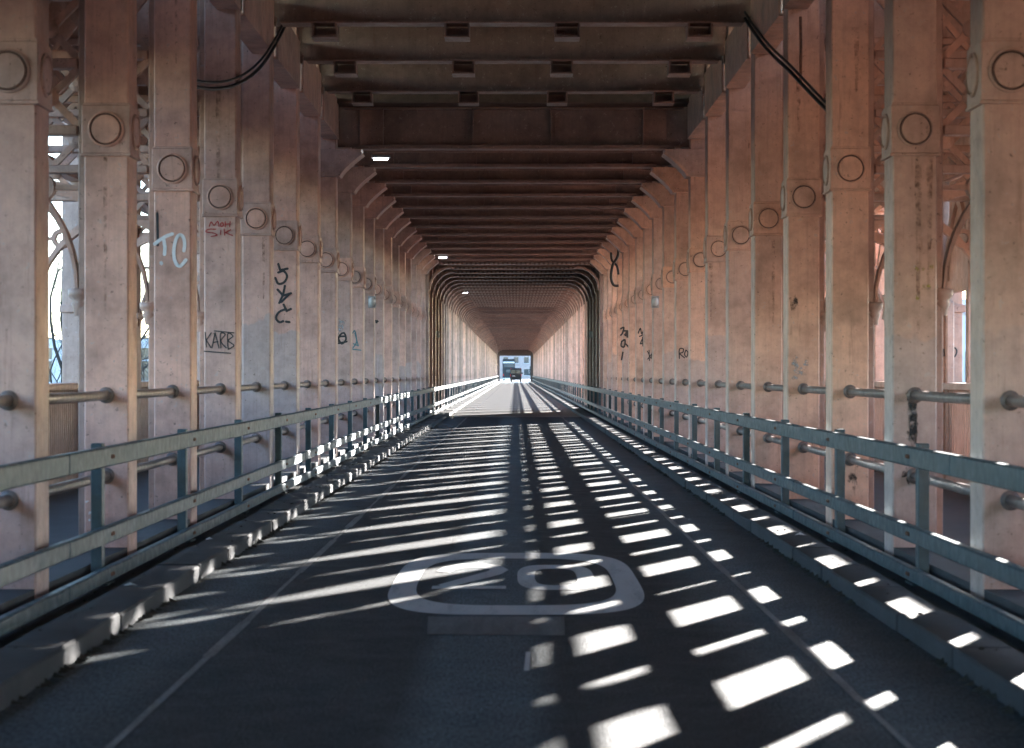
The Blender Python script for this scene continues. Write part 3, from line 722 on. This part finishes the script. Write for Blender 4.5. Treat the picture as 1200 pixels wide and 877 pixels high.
# ------------------------------------------------------------------ graffiti and stains on the columns
def spline(P, n=6):
    P = [Vector(p) for p in P]; out = []
    for i in range(len(P) - 1):
        p0, p1, p2, p3 = P[max(i - 1, 0)], P[i], P[i + 1], P[min(i + 2, len(P) - 1)]
        for q in range(n):
            u = q / n
            out.append(.5 * ((2 * p1) + (p2 - p0) * u + (2 * p0 - 5 * p1 + 4 * p2 - p3) * u * u + (3 * p1 - p0 - 3 * p2 + p3) * u ** 3))
    return out + [P[-1]]
def ribbon(name, strokes, k, s, width, mat, outer=False, ox=170.0, oy=180.0, sc=3.51, lift=.004):
    """strokes are polylines of photo pixels (ox + x/sc, oy + y/sc) lying on the front face of a column"""
    d = colz(k) ; mb = MB()
    c = cols[('o', s, k)] if outer else cols[(s, k)]
    for j, st in enumerate(strokes):
        P = []
        for (x, y) in st:
            X_, Z_ = px(ox + x / sc, oy + y / sc, d); P.append(Vector((X_, Z_, 0)))
        if len(P) >= 4: P = spline(P, 4)
        P = [Vector((p.x, p.y)) for p in P]
        yy = -lift - j * .0006
        for a in P:
            i = len(mb.v); n = 10
            mb.v += [(a.x + width * math.cos(2 * math.pi * q / n), yy, a.y + width * math.sin(2 * math.pi * q / n)) for q in range(n)]
            mb.face(list(range(i, i + n)))
        for a, b2 in zip(P, P[1:]):
            dd = (b2 - a)
            if dd.length < 1e-5: continue
            nn = Vector((-dd.y, dd.x)).normalized() * width
            i = len(mb.v); mb.v += [(a.x + nn.x, yy - .0003, a.y + nn.y), (b2.x + nn.x, yy - .0003, b2.y + nn.y), (b2.x - nn.x, yy - .0003, b2.y - nn.y), (a.x - nn.x, yy - .0003, a.y - nn.y)]
            mb.face([i, i + 1, i + 2, i + 3])
    return obj(name, (mb, mat), c)
def blob(name, k, s, cx, cy, rx, ry, mat, n=26, seed=0, rough=.35, lift=.003, count=1, spread=(0, 0)):
    d = colz(k); rr = random.Random(seed); mb = MB()
    for q in range(count):
        ax = cx + rr.uniform(-1, 1) * spread[0]; ay = cy + rr.uniform(-1, 1) * spread[1]
        f = rr.uniform(.5, 1.2) if count > 1 else 1
        i = len(mb.v); ph = [rr.uniform(0, 6.28) for _ in range(4)]
        for j in range(n):
            a = 2 * math.pi * j / n
            w_ = 1 + rough * (math.sin(3 * a + ph[0]) * .4 + math.sin(5 * a + ph[1]) * .35 + math.sin(9 * a + ph[2]) * .25)
            X_, Z_ = px(ax + rx * f * w_ * math.cos(a), ay + ry * f * w_ * math.sin(a), d)
            mb.v.append((X_, -lift - q * .0003, Z_))
        mb.face(list(range(i, i + n)))
    return obj(name, (mb, mat), cols[(s, k)])
ribbon('graffiti', [[(40, 372), (58, 358), (84, 342), (112, 331)], [(76, 350), (82, 385), (80, 415)], [(66, 450), (67, 453)],
                    [(160, 400), (163, 370), (156, 343), (142, 335), (128, 352), (119, 390), (120, 430), (131, 457), (147, 462), (168, 438)]], 2, -1, .0165, M['white_tag'])
ribbon('graffiti', [[(50, 246), (51, 300), (52, 378)]], 2, -1, .012, M['black_tag'], lift=.0025)
ribbon('graffiti', [[(264, 300), (272, 282), (284, 296), (298, 279), (304, 300)], [(310, 290), (318, 284), (322, 296), (312, 300), (310, 290)], [(330, 281), (330, 302)], [(350, 280), (348, 302)], [(330, 291), (350, 290)],
                    [(290, 312), (262, 312), (250, 322), (282, 328), (296, 336), (272, 342)], [(312, 316), (310, 334)], [(326, 312), (328, 336)], [(352, 314), (330, 326), (360, 338)]], 3, -1, .006, M['red_tag'])
ribbon('graffiti', [[(247, 736), (252, 796)], [(272, 738), (252, 768), (270, 798)], [(275, 800), (288, 738), (304, 800)], [(280, 778), (300, 774)], [(312, 800), (310, 742), (330, 745), (312, 772), (334, 800)],
                    [(342, 806), (340, 742), (362, 752), (342, 770), (366, 790), (342, 806)], [(244, 814), (300, 818), (352, 822)], [(285, 730), (365, 738)]], 3, -1, .0065, M['black_tag'])
ribbon('graffiti', [[(548, 455), (556, 480), (586, 474)], [(548, 490), (570, 484), (584, 505), (572, 530), (548, 536), (536, 512)], [(545, 560), (568, 585), (600, 575)], [(575, 545), (568, 580), (552, 615)], [(592, 580), (560, 612)],
                    [(570, 622), (582, 648), (600, 640)], [(580, 640), (552, 652), (538, 676), (552, 694), (568, 690)], [(580, 692), (594, 694)]], 5, -1, .0165, M['black_tag'])
c6 = dict(ox=300., oy=240., sc=3.987)
ribbon('graffiti', [[(382, 640), (392, 610), (412, 600), (420, 630), (400, 650), (385, 620), (415, 615)], [(386, 648), (424, 640)]], 8, -1, .018, M['black_tag'], **c6)
ribbon('graffiti', [[(452, 600), (462, 590), (470, 640), (452, 670)], [(462, 600), (478, 660), (455, 650)], [(452, 676), (490, 680)]], 9, -1, .012, M['teal_tag'], **c6)
blob('smudge', 8, -1, 398, 382, 5, 9, M['smoke_tag'], seed=3)
blob('smudge', 10, -1, 441.5, 377, 2, 2, M['black_tag'], seed=4)
c10 = dict(ox=600., oy=240., sc=3.987)
ribbon('graffiti', [[(782, 718), (782, 676), (800, 674), (798, 690), (784, 696), (806, 716)], [(812, 680), (806, 700), (816, 712), (822, 690), (812, 680)], [(828, 716), (826, 674)]], 8, 1, .011, M['black_tag'], **c10)
ribbon('graffiti', [[(508, 580), (522, 574), (516, 600), (508, 610)], [(522, 590), (540, 590)], [(512, 640), (528, 632), (524, 664), (510, 660), (512, 640)], [(530, 650), (544, 664)], [(518, 690), (512, 724)]], 14, 1, .024, M['black_tag'], **c10)
blob('smudge', 14, 1, 735, 392, 3, 4, M['black_tag'], seed=5)
ribbon('graffiti', [[(590, 600), (600, 578), (606, 604), (618, 580)], [(596, 616), (616, 610), (600, 650), (620, 640)], [(610, 620), (612, 660)]], 12, 1, .016, M['black_tag'], **c10)
ribbon('graffiti', [[(632, 684), (650, 720), (656, 684)], [(634, 722), (658, 690)], [(640, 680), (642, 728)]], 11, 1, .011, M['black_tag'], **c10)
c14 = dict(ox=870., oy=240., sc=3.987)
ribbon('graffiti', [[(906, 690), (918, 676), (922, 700), (908, 710)], [(924, 682), (934, 712), (940, 676)], [(944, 706), (952, 672), (960, 704), (968, 674), (964, 706)], [(972, 690), (988, 668), (1000, 684), (992, 708), (974, 712), (972, 690)]], 4, 1, .010, M['black_tag'], outer=True, **c14)
blob('smudge', 3, 1, 930, 356, 4.5, 10, M['stain'], seed=6)
blob('smudge', 3, 1, 938, 432, 3.2, 3, M['smoke_tag'], seed=8, count=14, spread=(9, 12), lift=.0025)
blob('paint_spots', 1, 1, 1083, 345, 2.6, 3.2, M['yellow_tag'], seed=9, count=10, spread=(9, 36), n=10)
blob('paint_spots', 1, -1, 112, 600, .9, 1.1, M['white_tag'], seed=10, count=16, spread=(11, 16), n=9, lift=.0025)
rr_ = random.Random(5)
for sd_, kk, n_ in ((1, 1, 2), (1, 2, 1), (-1, 1, 1), (-1, 2, 1), (1, 4, 1), (-1, 4, 1), (1, 5, 1), (-1, 3, 1), (1, 3, 1), (1, 6, 1)):
    for q in range(n_):
        x0 = sd_ * (XI + rr_.uniform(.05, .30)); zt = rr_.choice((6.0, 3.33, 3.33, 4.9)); ln = rr_.uniform(.6, 1.6); wv = rr_.uniform(.012, .03)
        mb = MB(); m_ = 12; mb.v += [(x0 - wv * (1 - .6 * i_ / m_) + rr_.uniform(-.004, .004), -.0018, zt - ln * i_ / m_) for i_ in range(m_ + 1)] + [(x0 + wv * (1 - .6 * i_ / m_) + rr_.uniform(-.004, .004), -.0018, zt - ln * i_ / m_) for i_ in range(m_ + 1)]
        for i_ in range(m_): mb.face([i_, i_ + 1, m_ + 2 + i_, m_ + 1 + i_])
        obj('rust_streak', (mb, M['rust_run']), cols[(sd_, kk)])
dd = []
for q in range(9):
    dd.append([(790 + 22 * math.sin(q * 1.7), 150), (800 + 16 * math.sin(q * 2.3 + 1), 230 + 12 * q), (798 + 18 * math.sin(q * 1.1), 300 + 10 * q)])
ribbon('drip_stain', dd, 1, 1, .010, M['stain'], ox=870., oy=430., sc=3.987, lift=.002)
blob('drip_stain', 1, 1, 1068, 512, 5, 9, M['stain'], seed=12, rough=.8)
blob('drip_stain', 1, 1, 1064, 556, 5.5, 9, M['stain'], seed=13, rough=.8)
blob('drip_stain', 2, 1, 1000, 560, 5, 12, M['stain'], seed=14, rough=.8)

# ------------------------------------------------------------------ lamps, cables
for q, (x, z, lab) in enumerate(((-2.36, 34.6, 'lit white strip lamp under the first span girder, upper left'), (-2.36, 64.2, 'small lit strip lamp on the ceiling before the pier'), (-2.36, 92.4, 'tiny lit strip lamp far along the ceiling'))):
    lt = thing('strip_lamp', lab, 'lamp', (x, z, 5.46))
    obj('housing', (MB().box(-.17, .17, -.05, .05, -.035, .02, .006), M['lamp_body']), lt)
    obj('tube', (MB().tube([(-.125, -.03, -.055), (.125, -.03, -.055)], .021, 10), M['tube']), lt)
for s in (-1, 1):
    for z, nm in ((colz(10) - .02, 'tenth column'), (colz(22), 'pier bays')):
        lt = thing('bulkhead_lamp', 'pale domed bulkhead lamp on the %s side by the %s' % (SIDE[s], nm), 'lamp', (s * (XI + .04), z, 3.15))
        obj('back_plate', (MB().box(-.085, .085, -.03, -.001, -.13, .13, .01), M['lamp_body']), lt)
        mb = MB().lathe([(.075, 0), (.073, .03), (.06, .06), (.035, .08), (.006, .086)], (0, -.03, 0), (0, -1, 0), 18, True)
        mb.v = [(a, b_, c_ * 1.45) for a, b_, c_ in mb.v]
        obj('dome', (mb, M['lamp_glass']), lt)
def pix3(l): return [Vector((px(x, y, d)[0], d, px(x, y, d)[1])) for x, y, d in l]
for off, nm in ((-1, 'upper'), (6.5, 'lower')):
    P = pix3([(222, 94 + off, 19.3), (245, 97.5 + off, 20.4), (270, 95 + off, 21.1), (292, 84 + off, 22.2), (310, 66 + off, 23.3), (326, 40 + off, 24.8), (345, 2 + off, 26.2)])
    thing('cable', '%s of two black cables drooping from the upper left columns' % nm, 'cable', me=MB().tube(spline(P), .02 if off > 0 else .015, 8).mesh('cable', M['cable']))
    P = pix3([(985, 140 + off, 18.95 - .05), (966, 120 + off, 19.2), (945, 98 + off, 20.0), (925, 77 + off, 20.9), (905, 58 + off, 22.3), (888, 38 + off, 23.6), (868, 8 + off, 25.0)])
    thing('cable', '%s of two black cables sloping along the upper right columns' % nm, 'cable', me=MB().tube(spline(P), .02 if off > 0 else .015, 8).mesh('cable', M['cable']))
P = pix3([(938, 20, 21.2), (938.5, 60, 21.2), (938, 99, 21.2)])
thing('hanger_rod', 'rusty vertical rod holding the upper right cables', 'rod', me=MB().tube(P, .016, 8).mesh('hanger_rod', M['rust']))
P = pix3([(725, 284, 56.9), (724, 300, 56.9), (718, 311, 56.9), (716, 325, 56.9), (719, 334, 56.9), (725, 335, 56.9)])
thing('cable', 'black looped cable hanging high on the right columns before the pier', 'cable', me=MB().tube(spline(P), .04, 8).mesh('cable', M['cable']))
P = pix3([(716, 296, 57.0), (717, 305, 57.0), (723, 312, 57.0), (725, 322, 57.0)])
thing('cable', 'short black cable twisted beside the looped one, high right', 'cable', me=MB().tube(spline(P), .035, 8).mesh('cable', M['cable']))

# ------------------------------------------------------------------ jagged teeth and dirt along the kerbs, litter
for s in (-1, 1):
    mb = MB(); rr = random.Random(3 + s)
    y = 7.0
    while y < 46:
        y += rr.uniform(.03, .12)
        if math.sin(y * .8 + s) + rr.uniform(-1, 1) < .1: continue
        h = rr.uniform(.006, .034); wv = rr.uniform(.008, .05); x = 2.385 + rr.uniform(-.01, .02)
        i = len(mb.v); d = rr.uniform(-.02, .02)
        mb.v += [(s * x, y - wv, .0), (s * x, y + wv, .0), (s * (x - .05), y, .0), (s * (x + .004), y + d, h)]  # small dark teeth set along the kerb foot
        for f in ((0, 1, 3), (1, 2, 3), (2, 0, 3)): mb.face([i + q for q in f])
    o = obj('gutter_teeth', (mb, M['flecks']), kind='stuff'); o['label'] = 'dark moss and jagged teeth at the foot of the %s kerb' % SIDE[s]; o['category'] = 'kerb_teeth'
    mb = MB()
    for q in range(260):
        y = rr.uniform(8, 40); x = rr.uniform(2.9, 3.04) if rr.random() < .7 else rr.uniform(2.45, 2.95); r = rr.uniform(.004, .014)
        if q % 9 == 0: r *= 1.8
        mb.lathe([(r, 0), (r * .8, r * .5), (r * .3, r * .7)], (s * x, y, (PLAT if x < 2.73 else SLAB) + .003), (rr.uniform(-.3, .3), rr.uniform(-.3, .3), 1), 5)
    o = obj('grit', (mb, M['flecks']), kind='stuff'); o['label'] = 'dirt crumbs scattered on the %s kerb platform' % SIDE[s]; o['category'] = 'grit'
for q, (x, y, lab) in enumerate(((-2.62, 13.4, 'white paper scrap on the left kerb platform'), (-2.66, 17.1, 'crumpled white scrap further along the left kerb'), (2.62, 17.6, 'pale scrap of paper on the right kerb platform'))):
    mb = MB(); rr = random.Random(q)
    pts = [(rr.uniform(.03, .06) * math.cos(a), rr.uniform(.03, .06) * math.sin(a), rr.uniform(0, .02)) for a in [i * 1.05 for i in range(6)]]
    mb.v += pts + [(0, 0, .03)]
    for i in range(6): mb.face([i, (i + 1) % 6, 6])
    thing('litter', lab, 'litter', (x, y, PLAT + .008), me=mb.mesh('litter', M['litter']))

# ------------------------------------------------------------------ end portal, vehicles, street beyond
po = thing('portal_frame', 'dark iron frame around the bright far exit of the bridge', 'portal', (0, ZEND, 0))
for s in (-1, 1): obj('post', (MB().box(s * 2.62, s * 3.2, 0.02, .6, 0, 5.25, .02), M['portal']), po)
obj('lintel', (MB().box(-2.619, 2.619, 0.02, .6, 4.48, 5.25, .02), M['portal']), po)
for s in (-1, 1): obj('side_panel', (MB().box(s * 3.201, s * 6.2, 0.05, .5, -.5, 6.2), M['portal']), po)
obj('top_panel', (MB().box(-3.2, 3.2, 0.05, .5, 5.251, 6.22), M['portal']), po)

def wheel(parent, x, y, r, wdt):
    wl = obj('wheel', (MB().lathe([(r * .6, 0), (r, .02), (r, wdt - .02), (r * .6, wdt)], (x, y, r), (1, 0, 0), 18, True), M['rubber']), parent)
    return wl
bus = thing('double_decker_bus', 'dark double-decker bus seen from behind beyond the bridge exit', 'bus', (-1.30, 396, 0))
obj('body', (MB().box(-1.27, 1.27, 0, 10.5, .35, 4.35, .14), M['bus_paint']), bus)
obj('roof_panel', (MB().box(-1.2, 1.2, .1, 10.3, 4.351, 4.40, .02), M['bus_paint']), bus)
obj('destination_panel', (MB().box(-1.15, 1.15, -.02, .02, 3.55, 3.85, .01), M['bus_cream']), bus)
obj('rear_window', (MB().box(-1.0, 1.0, -.015, .03, 2.75, 3.45, .01), M['winglass']), bus)
obj('rear_window', (MB().box(-.55, .95, -.015, .03, 1.65, 2.25, .01), M['winglass']), bus)
obj('engine_cover', (MB().box(-.9, .9, -.02, .02, .55, 1.45, .01), M['bus_paint']), bus)
obj('bumper', (MB().box(-1.25, 1.25, -.10, .1, .30, .52, .03), M['bus_cream']), bus)
for s in (-1, 1):
    obj('tail_light', (MB().box(s * 1.02, s * 1.18, -.03, .02, .95, 1.35, .01), M['tail']), bus)
    for y in (2.6, 8.0): wheel(bus, s * 1.02 - .14, y, .5, .28)
van = thing('van', 'dark van seen from behind just at the bridge exit', 'van', (.12, 336, 0))
obj('body', (MB().box(-.98, .98, 0, 4.9, .42, 2.42, .12), M['van_paint']), van)
obj('bonnet', (MB().box(-.92, .92, 4.8, 5.7, .42, 1.25, .12), M['van_paint']), van)
for s in (-1, 1):
    dr = obj('rear_door', (MB().box(s * .01, s * .88, -.025, .03, .62, 2.28, .012), M['van_paint']), van)
    obj('window', (MB().box(s * .10, s * .78, -.032, -.02, 1.45, 2.1, .004), M['winglass']), dr)
    obj('tail_light', (MB().box(s * .86, s * .97, -.03, .03, .95, 1.35, .01), M['tail']), van)
    obj('marker_light', (MB().box(s * .80, s * .92, -.03, .03, 2.24, 2.38, .01), M['tail']), van)
    obj('mirror', (MB().box(s * 1.0, s * 1.22, 4.2, 4.32, 1.35, 1.65, .02), M['van_paint']), van)
    for y in (.9, 4.3): wheel(van, s * .80 - .11, y, .34, .22)
obj('bumper', (MB().box(-.95, .95, -.12, .05, .38, .62, .03), M['van_paint']), van)
obj('number_plate', (MB().box(-.62, -.12, -.035, -.027, .98, 1.10, .003), M['bus_cream']), van)

def building(name, label, x, y, wdt, dep, ht, floors, bays, mat, roof):
    bd = thing(name, label, 'building', (x, y, 0))
    obj('wall', (MB().box(-wdt / 2, wdt / 2, 0, dep, -7, ht), mat), bd)
    if roof: obj('roof', (MB().prism([(-wdt / 2 - .4, ht), (wdt / 2 + .4, ht), (wdt / 2 - 1.5, ht + 4), (-wdt / 2 + 1.5, ht + 4)], 1, -.3, dep + .3), M['slate']), bd)
    else: obj('parapet', (MB().box(-wdt / 2 - .15, wdt / 2 + .15, -.15, dep + .15, ht, ht + .7), mat), bd)
    fh = ht / floors
    wm = MB().box(-.65, .65, -.04, .05, 0, 1.7).mesh('window', M['winglass']); sm = MB().box(-.8, .8, -.14, .04, -.16, -.01).mesh('sill', M['render_far'])
    for i in range(floors):
        for j in range(bays):
            wv = obj('window', wm, bd, (-wdt / 2 + (j + .5) * wdt / bays, 0, i * fh + .9)); obj('sill', sm, wv)
    return bd
building('brick_building', 'pale pinkish brick block seen through the far exit', 6, 545, 26, 14, 17, 5, 9, M['brick_far'], False)
building('brick_building', 'lower slate-roofed block left behind the bus', -17, 520, 19, 12, 11, 3, 6, M['render_far'], True)
building('waterside_building', 'pale rendered building glimpsed between the right columns', 26, 92, 16, 30, 4.4, 1, 6, M['render_far'], False)
# evergreen by the exit
def leaf_tree(x, y, z, h, label):
    tr = thing('evergreen_tree', label, 'tree', (x, y, z)); rr = random.Random(int(x * 10))
    obj('trunk', (MB().tube([(0, 0, 0), (.05, 0, h * .5), (0, .05, h * .97)], [.22, .12, .02], 8), M['bark']), tr)
    mb = MB()
    for q in range(3200):
        u = rr.random() ** .8; zz = h * (.12 + .88 * u); rad = (1 - u) * h * .2 * rr.uniform(.3, 1.05) + .1; a = rr.uniform(0, 6.283)
        p = Vector((rad * math.cos(a), rad * math.sin(a), zz)); s_ = rr.uniform(.12, .3)
        d1 = Vector((rr.uniform(-1, 1), rr.uniform(-1, 1), rr.uniform(-.8, .5))).normalized() * s_; d2 = d1.orthogonal().normalized() * s_ * .5
        i = len(mb.v); mb.v += [tuple(p - d1), tuple(p + d2), tuple(p + d1), tuple(p - d2)]; mb.face([i, i + 1, i + 2, i + 3])
    obj('crown', (mb, M['green']), tr, kind='stuff')
leaf_tree(4.6, 470, 0, 7.0, 'dark green tree right of the van through the exit')
leaf_tree(6.9, 455, 0, 5.0, 'smaller green tree at the right edge of the exit')

# bare winter trees outside the left arcade
def bare_tree(x, y, z, h, label, seed):
    rr = random.Random(seed); tr = thing('bare_tree', label, 'tree', (x, y, z), 'bare trees outside the left arcade')
    trunk = MB(); crown = MB()
    def grow(mb, p, d, ln, r, depth):
        n = 4; pts = [p.copy()]; rad = [r]; dd = d.copy()
        for i in range(n):
            dd = (dd + Vector((rr.uniform(-.22, .22), rr.uniform(-.22, .22), rr.uniform(-.08, .16)))).normalized()
            pts.append(pts[-1] + dd * ln / n); rad.append(r * (1 - .45 * (i + 1) / n))
        mb.tube(pts, rad, 6 if depth < 2 else 4, cap=False)
        if depth >= 6: return
        for q in range(3 if depth < 4 else 3):
            a = rr.uniform(.35, 1.0); ax = Vector((rr.uniform(-1, 1), rr.uniform(-1, 1), rr.uniform(-.2, .6))).normalized()
            nd = (dd * math.cos(a) + ax * math.sin(a)).normalized()
            grow(crown, pts[-1 - (q % 2) * 1], nd, ln * rr.uniform(.58, .8), rad[-1] * .72, depth + 1)
    grow(trunk, Vector((0, 0, 0)), Vector((0, 0, 1)), h * .3, h * .022, 0)
    obj('trunk', (trunk, M['bark']), tr); obj('crown', (crown, M['bark']), tr)
bare_tree(-12.2, 52, -7, 15, 'bare branching tree outside the left arcade, nearest the viewer', 1)
bare_tree(-14.4, 60.5, -7, 17, 'taller bare tree a little behind the nearest one on the left', 2)
bare_tree(-10.9, 58, -7, 14, 'slim bare tree outside the left arcade, furthest along', 3)
bare_tree(-18.5, 72, -7, 17, 'bare tree at the back, outside the left arcade', 4)
bare_tree(-9.2, 49, -7, 14, 'bare tree with low twigs nearest the left parapet', 5)
bare_tree(-17.6, 76, -7, 16, 'bare tree beyond the second row on the left', 6)
bare_tree(-15.4, 82, -7, 16, 'thin bare tree far outside the left arcade', 8)
bare_tree(-21.0, 90, -7, 18, 'wide bare tree at the back of the left group', 9)
building('waterside_building', 'pale building behind the bare trees on the left', -44, 150, 34, 20, 3.5, 2, 9, M['render_far'], False)
